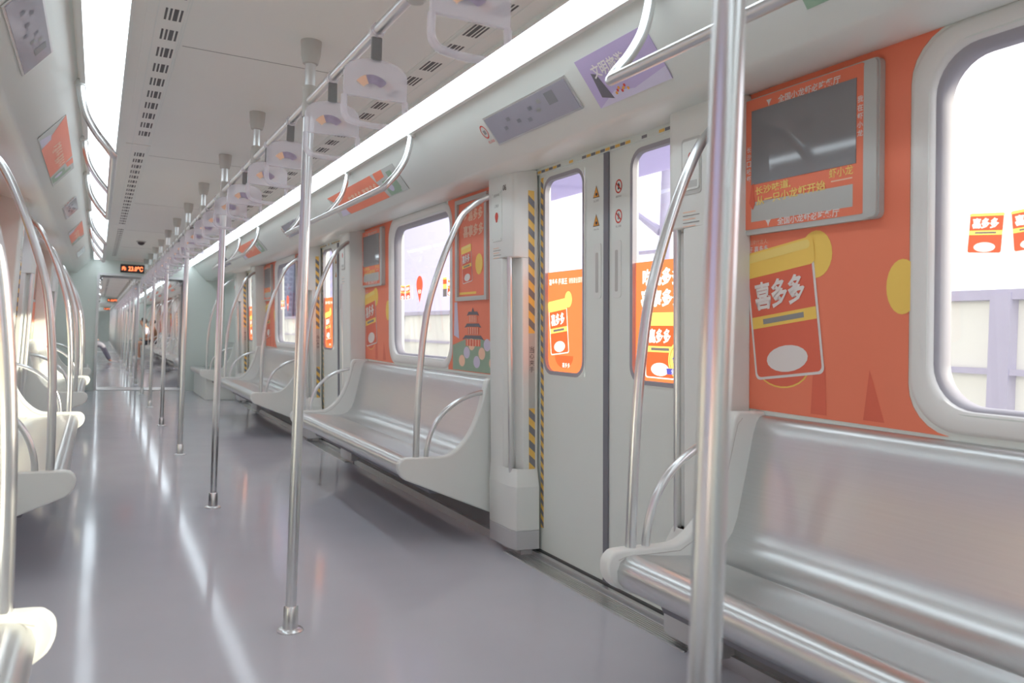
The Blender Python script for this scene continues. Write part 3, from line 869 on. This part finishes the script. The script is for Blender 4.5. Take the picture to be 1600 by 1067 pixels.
# ------------------------------------------------------------------ sloped header displays and adverts
def make_lcd():
    y = -0.045
    fr = slope_frame(y, 0.862)
    o = thing('route_display', tuple(fr[0]), 'display', 'display'); off = tuple(o.location)
    m = MB(fr)
    m.slab([(-0.345, -0.068), (0.345, -0.068), (0.345, 0.068), (-0.345, 0.068)], alu, 0, 0.004); m.build('bezel', o, off, smooth=0)
    d = MB(fr)
    d.slab([(-0.335, -0.060), (0.335, -0.060), (0.335, 0.060), (-0.335, 0.060)], lcd_m, 0.004, 0.0055)
    d.rect(0.17, -0.005, 0.235, 0.045, screen_m, 0.0062)
    for a, b in ((-0.22, -0.02), (-0.17, 0.01), (-0.10, -0.015), (-0.02, -0.03), (0.02, 0.01), (0.07, -0.01), (0.10, 0.02)):
        d.rect(a, b, a + 0.03, b + 0.016, grey_ink if a > 0.05 else rubber, 0.0062)
    d.build('display', o, off, smooth=0)
    s = MB(fr)
    s.ring(-0.40, 0.012, 0.022, 0.027, red_ink, 0.001, sq=1.2); s.rect(-0.41, 0.0, -0.39, 0.02, grey_ink, 0.001); s.text('禁止吸烟', -0.39, -0.038, 0.055, red_ink, 0.001)
    s.build('sticker', o, off, smooth=0)
    return o
def make_slope_ad(kind):
    y, hw = {'orange': (0.04, 0.72), 'lilac': (1.49, 0.20), 'green': (0.40, 0.34)}[kind]
    fr = slope_frame(y, 0.862)
    o = thing('header_poster', tuple(fr[0]), 'poster', 'poster'); off = tuple(o.location)
    m = MB(fr)
    if kind == 'orange':
        m.slab([(-hw, -0.085), (hw, -0.085), (hw, 0.085), (-hw, 0.085)], pale_grey, 0, 0.0018)
        m.poly([(-hw, 0.085), (0.30, 0.085), (0.38, -0.085), (-0.45, -0.085)], orange, 0.0024)
        m.poly([(0.36, 0.085), (0.52, 0.085), (0.50, 0.04), (0.34, 0.03)], orange, 0.0024)
        m.text('吃喜多多 喜事多多', 0.0, 0.0, 0.62, peach, 0.003, 0.02, hgt=0.065)
        m.poly([(-0.66, -0.08), (-0.47, -0.08), (-0.50, -0.02), (-0.60, -0.01)], lilac, 0.0026)
        m.rect(0.42, -0.08, 0.62, 0.02, green_p, 0.0024); m.disc(0.50, -0.03, 0.04, 0.03, lilac, 0.003); m.rect(0.56, -0.06, 0.64, 0.06, green_p, 0.0028)
    elif kind == 'lilac':
        m.slab([(-hw, -0.095), (hw, -0.095), (hw, 0.09), (-hw, 0.09)], purple, 0, 0.0018)
        m.poly([(-hw, -0.095), (hw, -0.095), (hw, -0.05), (0.02, -0.075), (-0.08, -0.055)], lilac, 0.0024)
        m.text('文明旅游', -0.045, 0.030, 0.19, white_ink, 0.003, 0.02, hgt=0.05); m.text('你我同行', 0.01, -0.022, 0.14, white_ink, 0.003, 0.01)
        m.poly([(-0.16, -0.06), (-0.10, -0.08), (-0.125, 0.02), (-0.15, 0.03)], roof_ink, 0.0026)
        for i in range(7): m.disc(-0.075 + 0.011 * i, -0.066 + 0.007 * (i % 3), 0.006, 0.006, red_ink if i % 2 else amber_ink, 0.0034, 8)
    else:
        m.slab([(-hw, -0.07), (hw, -0.07), (hw, 0.085), (-hw, 0.085)], green_p, 0, 0.0018)
        m.rect(-0.08, -0.065, 0.33, 0.08, orange, 0.0026); m.text('吃喜多多', 0.13, 0.01, 0.3, peach, 0.0032, 0.02)
    m.build('print', o, off, smooth=0)
    return o
lcd = make_lcd(); ad_o = make_slope_ad('orange'); ad_l = make_slope_ad('lilac'); ad_g = make_slope_ad('green')

# ------------------------------------------------------------------ overhead rails
def make_grab():
    o = thing('overhead_grab_rail', (0.605, 0, 1.8), 'rail', 'grab rail'); off = tuple(o.location)
    L2 = 1.17; r = 0.06
    def sup(y, end):
        pts = [(0.742, y, 2.085), (0.735, y, 2.03), (0.715, y, 1.955), (0.675, y, 1.885), (0.635, y, 1.835)]
        return pts
    for s in (1, -1):
        pass
    main = sup(L2, 1) + [(0.612, L2 - 0.01, 1.806), (0.605, L2 - 0.07, 1.80), (0.605, 0.6, 1.80), (0.605, 0, 1.80), (0.605, -0.6, 1.80), (0.605, -L2 + 0.07, 1.80), (0.612, -L2 + 0.01, 1.806)] + sup(-L2, -1)[::-1]
    MB().tube(smoothpath(main, 4), 0.0165, steel, 12).build('rail', o, off, smooth=60)
    MB().tube(smoothpath(sup(0, 0) + [(0.605, 0, 1.80)], 4), 0.0145, steel, 12).build('support', o, off, smooth=60)
    for y in (L2, 0, -L2):
        MB().tube([(0.744, y, 2.098), (0.742, y, 2.075)], 0.021, white_plastic, 14).build('rosette', o, off)
    return o
grab = make_grab()
def make_pole():
    o = thing('grab_pole', (0, 0, 0), 'pole', 'pole')
    MB().tube([(0, 0, 0.004), (0, 0, 0.5), (0, 0, 1.0), (0, 0, 1.5), (0, 0, 2.10)], 0.019, steel, 20).build('tube', o, smooth=60)
    MB().tube([(0, 0, 0.0), (0, 0, 0.004), (0, 0, 0.008), (0, 0, 0.012), (0, 0, 0.085), (0, 0, 0.09)], [0.046, 0.046, 0.042, 0.027, 0.025, 0.021], steel, 20).build('floor_flange', o, smooth=40)
    MB().tube([(0, 0, 2.10), (0, 0, 2.095), (0, 0, 2.05), (0, 0, 2.02), (0, 0, 2.018)], [0.037, 0.037, 0.034, 0.027, 0.020], grey_plastic, 20).build('ceiling_socket', o, smooth=40)
    MB().tube([(0, 0, 1.83), (0, 0, 1.94)], 0.024, grey_plastic, 16).build('rail_clamp', o)
    return o
def make_stub():
    o = thing('hanger_post', (0, 0, 2.1), 'post', 'post'); off = (0, 0, 2.1)
    MB().tube([(0, 0, 1.90), (0, 0, 2.10)], 0.016, steel, 16).build('tube', o, off, smooth=60)
    MB().tube([(0, 0, 2.10), (0, 0, 2.095), (0, 0, 2.05), (0, 0, 2.02), (0, 0, 2.018)], [0.037, 0.037, 0.034, 0.027, 0.020], grey_plastic, 20).build('ceiling_socket', o, off, smooth=40)
    MB().tube([(0, 0, 1.855), (0, 0, 1.86), (0, 0, 1.93), (0, 0, 1.94)], [0.019, 0.024, 0.024, 0.019], grey_plastic, 16).build('rail_clamp', o, off, smooth=40)
    return o
RAILZ = 1.885
def make_strap():
    o = thing('hanging_strap', (0, 0, RAILZ), 'strap', 'hanging strap'); off = (0, 0, RAILZ)
    MB().tube([(0, -0.016, RAILZ - 0.002), (0, 0.016, RAILZ - 0.002)], 0.0195, acrylic, 14).build('rail_loop', o, off, smooth=40)
    b = MB().box((-0.014, -0.006, 1.80), (0.014, 0.006, 1.866), strap_grey); b.build('webbing', o, off, bevel=0.002)
    # clear plate with arched top, print on both sides
    top = [(0.085 * math.cos(t), 1.765 + 0.042 * math.sin(t)) for t in [math.pi * k / 10 for k in range(11)]]
    pts = [(-0.086, 1.70), (0.086, 1.70)] + [(0.086, 1.765)] + top[1:-1] + [(-0.086, 1.765)]
    m = MB().prism([(x, -0.006, z) for x, z in pts], [(x, 0.006, z) for x, z in pts], acrylic)
    pl = m.build('clear_plate', o, off, bevel=0.002)
    for sg in (1, -1):
        p = MB((Vector((0, sg * 0.0062, 1.745)), Vector((-sg, 0, 0)), Vector((0, 0, 1)), Vector((0, sg, 0))))
        def fan(r0, r1, a0, a1, mt, h):
            n = 8; pts = [(-0.01 + r1 * math.cos(math.radians(a0 + (a1 - a0) * k / n)), -0.035 + r1 * math.sin(math.radians(a0 + (a1 - a0) * k / n))) for k in range(n + 1)]
            pts += [(-0.01 + r0 * math.cos(math.radians(a1 + (a0 - a1) * k / n)), -0.035 + r0 * math.sin(math.radians(a1 + (a0 - a1) * k / n))) for k in range(n + 1)]
            vs = [p.P(a, b, h) for a, b in pts]
            p.add(vs, [(k, k + 1, 2 * n - k, 2 * n + 1 - k) for k in range(n)], mt, True)
        fan(0.028, 0.052, 40, 110, fan_ink, 0.0003); fan(0.028, 0.052, 110, 145, peach, 0.0003)
        p.build('fan_print', pl, off, smooth=0)
    h = MB()
    loop = [(-0.082, 0, 1.70), (-0.083, 0, 1.665), (-0.078, 0, 1.645), (-0.06, 0, 1.632), (0, 0, 1.626), (0.06, 0, 1.632), (0.078, 0, 1.645), (0.083, 0, 1.665), (0.082, 0, 1.70)]
    h.tube(smoothpath(loop, 4), 0.0085, acrylic, 10); h.build('handle', o, off, smooth=60)
    return o
pole = make_pole(); stub = make_stub(); strap = make_strap()
def make_rail():
    o = MB().tube([(0, y, RAILZ) for y in (Y0 + 0.5, 0, 5, 10, Y1 - 0.6)], 0.0155, steel, 12).build('strap_rail', smooth=60)
    tag(o, 'x', 'rail')
    return o
rail = make_rail()
def make_light():
    o = thing('ceiling_light', (0.655, 5.05, 2.1), 'light', 'light'); off = tuple(o.location)
    m = MB()
    for x0, x1, z in ((0.570, 0.582, 2.088), (0.722, 0.742, 2.084)): m.box((x0, Y0 + 0.1, z), (x1, Y1 - 0.02, 2.101), white_panel)
    m.build('housing', o, off, smooth=0)
    d = MB().box((0.582, Y0 + 0.1, 2.090), (0.722, Y1 - 0.02, 2.099), light_m); d.build('diffuser', o, off, smooth=0)
    return o
light = make_light()
def make_vent():
    o = thing('air_vent', (0.46, 0, 2.1), 'vent', 'vent'); off = tuple(o.location)
    m = MB().box((0.405, -2.16, 2.0965), (0.535, 2.16, 2.1005), ceil_panel)
    for x in (0.408, 0.416, 0.50): m.box((x, -2.16, 2.0950), (x + 0.004, 2.16, 2.0968), white_panel)
    s = m
    for i in range(19):
        y = -1.87 + i * 0.2078
        for x, wd in ((0.427, 0.007), (0.440, 0.014), (0.4595, 0.007), (0.4735, 0.007)):
            s.box((x, y - 0.055, 2.0958), (x + wd, y + 0.055, 2.0970), dark)
    s.build('slotted_strip', o, off, smooth=0)
    return o
vent = make_vent()

# ------------------------------------------------------------------ place everything
side_w = {1: 'right', -1: 'left'}
carw = ['', ', second car', ', third car']
def num(y, lst): return lst.index(y)
ordn = ['nearest', 'second', 'third', 'fourth', 'fifth']
for c in range(3):
    oy = CAR * c
    bays = [0.73, 5.07, 9.41] if c == 0 else [-3.61, 0.73, 5.07, 9.41]
    doors_ = [2.90, 7.24, 11.58] if c == 0 else DOORS
    for sd in (1, -1):
        sw = side_w[sd]
        for y in (BAYS if c < 2 else BAYS): place(window, y + oy, sd)
        for y in DOORS: place(door, y + oy, sd)
        where = lambda i: '%s on the %s%s' % (ordn[i], sw, carw[c])
        for i, y in enumerate(bays):
            place(bench, y + oy, sd, 'brushed steel bench with white end panels, %s' % where(i), 'steel benches along the walls')
            place(grab, y + oy, sd, 'bent steel overhead grab rail, %s' % where(i), 'overhead grab rails')
            if c == 2: continue
            place(red_poster, y + oy, sd, 'tall orange poster of a yellow lidded jar, %s' % where(i), 'jar posters')
            place(screen, y + oy, sd, 'dark screen in orange lettered surround, %s' % where(i), 'wall screens')
            place(pag_poster, y + oy, sd, 'orange poster with grey roofed pagoda, %s' % where(i), 'pagoda posters')
            place(framed, y + oy, sd, 'framed orange jar poster above the pagoda, %s' % where(i), 'framed posters')
            kind = ad_g if (i == 0 and c == 0 and sd == 1) else ad_o
            place(kind, y + oy, sd, ('green and orange header poster at the top right' if kind is ad_g else 'orange lettered poster on sloped panel, %s' % where(i)), 'header posters')
        for i, y in enumerate(doors_):
            far_, near_ = ('farther', 'nearer') if sd == 1 else ('nearer', 'farther')
            place(pillar_f, y + oy, sd, 'white door pillar, %s edge of the door, %s' % (far_, where(i)), 'door pillars')
            place(pillar_n, y + oy, sd, 'white door pillar, %s edge of the door, %s' % (near_, where(i)), 'door pillars')
            if c == 2: continue
            place(lcd, y + oy, sd, 'unlit lilac grey route display above the door, %s' % where(i), 'route displays')
            place(vent, y + oy, sd, 'slotted ceiling air vent, %s' % (('%s on the %s%s' % (ordn[i + 1], sw, carw[c])) if c == 0 else where(i)), 'ceiling air vents')
        if c == 0: place(vent, -1.44, sd, 'slotted ceiling air vent, nearest on the %s' % sw, 'ceiling air vents')
        place(light, oy + (0 if sd == 1 else 10.1), sd, 'long white ceiling light strip on the %s side%s' % (sw, carw[c]), 'ceiling light strips')
    for k in range(-2, 7):
        y = 0.73 + 2.17 * k
        if c == 0 and k < 0: continue
        if y < Y1 - 0.4:
            place(pole, y + oy, 1, 'steel floor to ceiling pole, %s%s' % (('frontmost, cut by the frame' if k == 0 else '%s behind the frontmost one' % ['', 'first', 'second', 'third', 'fourth', 'fifth', 'sixth'][k]) if c == 0 else 'number %d along' % (k + 3), carw[c]), 'centre poles')
        y += 1.085
        if y < Y1 - 0.4 and c < 2:
            place(stub, y + oy, 1, 'short ceiling post holding the strap rail, %s%s' % (['nearest', 'second', 'third', 'fourth', 'fifth', 'sixth', 'seventh', 'eighth', 'ninth'][k if c == 0 else k + 2], carw[c]), 'ceiling posts')
    place(rail, oy, 1, 'long steel rail under the ceiling carrying the clear straps%s' % carw[c], 'strap rails')
    if c < 2:
        n = 0
        for k in range(0 if c == 0 else -4, 13):
            for d in (0.30, 0.76):
                y = 0.73 + 1.085 * k + d
                if y > Y1 - 0.7: continue
                n += 1
                s = place(strap, y + oy, 1, 'clear hanging strap with fan print, %s%s' % (['nearest', 'second nearest', 'third nearest', 'fourth nearest', 'fifth nearest', 'sixth nearest', 'seventh nearest', 'eighth nearest'][n - 1] if n < 9 else 'number %d along the rail' % n, carw[c]), 'clear hanging straps')
                s.rotation_euler = (random.uniform(-.03, .03), random.uniform(-0.02, 0.02), random.uniform(-.10, .10))
place(ad_l, 0.73, 1, 'lilac poster with white lettering on the sloped panel right of the route display')
# short benches at the end of the car
sb = make_bench(0.85, (-1,), True)
for c in (0, 1):
    for sd in (1, -1):
        if sd == 1: place(sb, 13.45 + CAR * c, 1, 'short steel bench on white base box, right end%s' % carw[c], 'short end benches')
sbl = make_bench(0.85, (1,), True)
for c in (0, 1): place(sbl, 13.45 + CAR * c, -1, 'short steel bench on white base box, left end%s' % carw[c], 'short end benches')

# ------------------------------------------------------------------ LED display and ceiling camera
def make_led():
    o = thing('led_display', (-0.165, Y1, 1.98), 'd', 'display'); off = tuple(o.location)
    MB().box((-0.345, Y1 - 0.022, 1.915), (0.01, Y1 + 0.001, 2.048), led_box).build('housing', o, off, bevel=0.004)
    m = MB((Vector((-0.165, Y1 - 0.023, 1.983)), Vector((1, 0, 0)), Vector((0, 0, 1)), Vector((0, -1, 0))))
    m.text('内:', -0.125, 0, 0.062, led_m, 0.001, 0.02, hgt=0.07)
    m.text('23.0℃', 0.045, 0, 0.215, led_m, 0.001, 0.02, hgt=0.078); m.build('digits', o, off, smooth=0)
    return o
led = make_led()
place(led, 0, 1, 'black LED panel showing an orange temperature over the gangway opening')
place(led, CAR, 1, 'small LED panel with orange digits over the second car end')
place(led, CAR * 2, 1, 'tiny LED panel with orange digits at the far third car end')
cm = thing('ceiling_camera', (-0.20, 10.9, 2.1), 'small dark dome camera on the ceiling before the gangway', 'camera')
MB().tube([(0, 0, 0), (0, 0, -0.012)], 0.055, grey_plastic, 20).build('base', cm)
MB().tube([(0, 0, -0.012), (0, 0, -0.03), (0, 0, -0.045), (0, 0, -0.05)], [0.042, 0.038, 0.022, 0.005], led_box, 20).build('dome', cm, smooth=60)

# ------------------------------------------------------------------ people seated in the second car
def skin_mesh(name, verts, edges, m, parent, sub=1, root=0):
    me = bpy.data.meshes.new(name); me.from_pydata([v[:3] for v in verts], edges, []); me.materials.append(m)
    o = bpy.data.objects.new(name, me); C.objects.link(o)
    if parent: o.parent = parent
    sk = o.modifiers.new('skin', 'SKIN'); sk.use_smooth_shade = True
    for i, v in enumerate(verts):
        r = v[3]; me.skin_vertices[0].data[i].radius = (r, r) if not isinstance(r, tuple) else r
        me.skin_vertices[0].data[i].use_root = (i == root)
    sv = o.modifiers.new('sub', 'SUBSURF'); sv.levels = sub; sv.render_levels = sub
    return o
def person(loc, rz, label, shirt, lean=0.12, legs=0.0, arm=0.0, long=False):
    o = thing('person', loc, label, 'person'); o.rotation_euler = (0, 0, rz)
    # local: faces +x, pelvis at origin height 0.52 above floor
    P = [(0, 0, 0.55, 0.13), (0.01, 0, 0.72, (0.15, 0.11)), (lean * .6, 0, 0.90, (0.17, 0.11)), (lean * .9, 0, 1.02, 0.10), (lean, 0, 1.09, 0.05), (lean + .03, 0, 1.17, 0.075), (lean + .04, 0, 1.25, 0.085), (lean + .03, 0, 1.33, 0.055)]
    E = [(i, i + 1) for i in range(7)]
    for s in (1, -1):
        b = len(P); k = legs * s
        P += [(0.05, s * .10, 0.53, 0.095), (0.25, s * .12, 0.55, 0.082), (0.47, s * .13, 0.54, 0.062), (0.46 + legs, s * .13, 0.30, 0.052), (0.42 + legs * 2, s * .13, 0.09, 0.036), (0.47 + legs * 2, s * .13, 0.045, 0.04), (0.59 + legs * 2, s * .14, 0.035, 0.03)]
        E += [(0, b)] + [(b + i, b + i + 1) for i in range(6)]
        b = len(P)
        P += [(lean * .9, s * .17, 1.0, 0.058), (lean * .7 + .02, s * .22, 0.74, 0.042), (0.24, s * .14 + arm * s, 0.66, 0.034), (0.33, s * .08, 0.68, 0.03)]
        E += [(3, b), (b, b + 1), (b + 1, b + 2), (b + 2, b + 3)]
        h = b + 3
        for q in range(5):
            f = len(P); dy = (q - 2) * 0.016
            P += [(0.365, s * .08 + dy, 0.685, 0.009), (0.395 - 0.006 * abs(q - 1.5), s * .08 + dy * 1.1, 0.675, 0.008), (0.41 - 0.008 * abs(q - 1.5), s * .08 + dy * 1.1, 0.655, 0.007)]
            E += [(h, f), (f, f + 1), (f + 1, f + 2)]
    # nose and ears
    b = len(P); P += [(lean + .125, 0, 1.225, 0.014)]; E += [(6, b)]
    skin_mesh('body', P, E, skin_m, o, 1)
    T = [(0, 0, 0.53, 0.155), (0.01, 0, 0.72, (0.168, 0.128)), (lean * .6, 0, 0.90, (0.185, 0.128)), (lean * .88, 0, 1.02, 0.115)]
    TE = [(0, 1), (1, 2), (2, 3)]
    for s in (1, -1):
        b = len(T); T += [(lean * .9, s * .17, 1.0, 0.074), (lean * .75 + .02, s * .215, 0.82, 0.060)]; TE += [(3, b), (b, b + 1)]
    skin_mesh('shirt', T, TE, shirt, o, 1)
    S = [(0, 0, 0.53, 0.15)]; SE = []
    for s in (1, -1):
        b = len(S); S += [(0.05, s * .10, 0.53, 0.112), (0.25, s * .12, 0.55, 0.098), (0.40, s * .13, 0.545, 0.085)]; SE += [(0, b), (b, b + 1), (b + 1, b + 2)]
        if long: S += [(0.48, s * .13, 0.53, 0.08), (0.46 + legs, s * .13, 0.30, 0.07), (0.42 + legs * 2, s * .13, 0.11, 0.06)]; SE += [(b + 2, b + 3), (b + 3, b + 4), (b + 4, b + 5)]
    skin_mesh('trousers' if long else 'shorts', S, SE, shirt_g if long else short_m, o, 1)
    H = [(lean - .03, 0, 1.18, 0.07), (lean - .01, 0, 1.26, 0.096), (lean + .03, 0, 1.335, 0.075), (lean + .08, 0, 1.33, 0.045)]
    skin_mesh('hair', H, [(0, 1), (1, 2), (2, 3)], hair_m, o, 1)
    for s in (1, -1):
        sh = MB().tube([(0.40 + legs * 2, s * .13, 0.045), (0.47 + legs * 2, s * .13, 0.045), (0.60 + legs * 2, s * .14, 0.035), (0.63 + legs * 2, s * .14, 0.03)], [0.045, 0.046, 0.042, 0.02], shoe_m, 12)
        sh.build('shoe', o)
        e = MB().tube([(lean + .118, s * .032, 1.262), (lean + .124, s * .032, 1.262)], 0.010, black_ink, 8); e.build('eye', o)
    return o
person((1.02, 28.7, -0.05), math.pi, 'seated person in a tan shirt sitting upright, nearest on the right bench far away', shirt_o, 0.06)
person((1.02, 29.3, -0.05), math.pi, 'seated person in pale lavender leaning forward in dark shorts far away', shirt_l, 0.30)
person((1.02, 29.9, -0.05), math.pi, 'seated person in a grey shirt leaning behind the lavender one far away', shirt_g, 0.24)
person((-1.0, 25.6, -0.05), 0.0, 'seated person in grey on the left with legs stretched out far away', shirt_g, 0.05, 0.14, long=True)

# ------------------------------------------------------------------ outside: viaduct, noise barrier, canopy, mast, towers
g = MB().box((-60, -60, -1.3), (160, 360, -1.1), concrete).build('ground', kind='structure')
for sd in (1,):
    br = thing('noise_barrier', (4.0, 10, -1.1), 'milky noise barrier with lilac rails outside the right windows', 'barrier')
    off = (4.0, 10, -1.1)
    MB().box((4.02, -14, -1.1), (4.16, 60, 0.55), concrete).build('parapet', br, off, smooth=0)
    MB().box((4.05, -14, 0.55), (4.07, 60, 1.40), barrier_p).build('clear_sheet', br, off, smooth=0)
    for z, h in ((1.40, 0.06), (0.965, 0.035), (0.55, 0.05)):
        MB().box((3.98, -14, z), (4.10, 60, z + h), rail_l).build('rail', br, off, smooth=0)
    for k in range(-5, 18):
        y = 2.85 + 2.6 * k
        MB().box((3.97, y - 0.06, -0.2), (4.09, y + 0.06, 1.44), rail_l).build('post', br, off, smooth=0)
cp = MB().box((2.0, 4.8, 2.655), (3.9, 9.6, 2.72), canopy_m)
cp.box((3.8, 4.8, -1.1), (3.9, 4.9, 2.655), canopy_m); cp.box((3.8, 9.5, -1.1), (3.9, 9.6, 2.655), canopy_m)
tag(cp.build('canopy', smooth=0), 'pale lilac canopy edge seen through the tops of the door windows', 'canopy')
ms = thing('overhead_line_mast', (4.6, 6.75, -1.1), 'blurred lilac overhead line mast with cross arms outside the right door window', 'mast'); off = (4.6, 6.75, -1.1)
MB().tube([(4.6, 6.75, -1.1), (4.6, 6.75, 5.0)], 0.085, rail_l, 14).build('post', ms, off)
for z in (2.05, 1.78): MB().tube([(4.6, 6.75, z), (4.5, 6.75 + 0.75, z)], 0.022, rail_l, 8).build('cross_arm', ms, off)
MB().tube([(4.55, 6.75 + 0.06, 2.25), (4.45, 6.75 + 0.5, 2.55), (4.4, 6.75 + 0.9, 2.6)], [0.05, 0.03, 0.02], rail_l, 10).build('insulator', ms, off)
for i, (x, y, wd, h) in enumerate(((50.5, 262, 7, 46), (43.5, 270, 6, 34), (57.5, 258, 6, 28))):
    t = thing('tower_block', (x, y, -1.2), ['tall grey blue tower block seen through the far window', 'lower blue tower block right of the tall one', 'small tower block left of the tall one'][i], 'building')
    MB().box((-wd / 2, -wd / 2, 0), (wd / 2, wd / 2, h), tower_m).build('facade', t, smooth=0)
    q = MB()
    for fl_ in range(int(h / 1.6)):
        for k in range(4):
            a = -wd / 2 + wd * (k + 0.2) / 4
            q.box((a, -wd / 2 - 0.05, fl_ * 1.6 + 0.5), (a + wd * 0.15, -wd / 2 + 0.02, fl_ * 1.6 + 1.4), tower_w)
            q.box((-wd / 2 - 0.05, a, fl_ * 1.6 + 0.5), (-wd / 2 + 0.02, a + wd * 0.15, fl_ * 1.6 + 1.4), tower_w)
    q.build('window_grid', t, smooth=0)
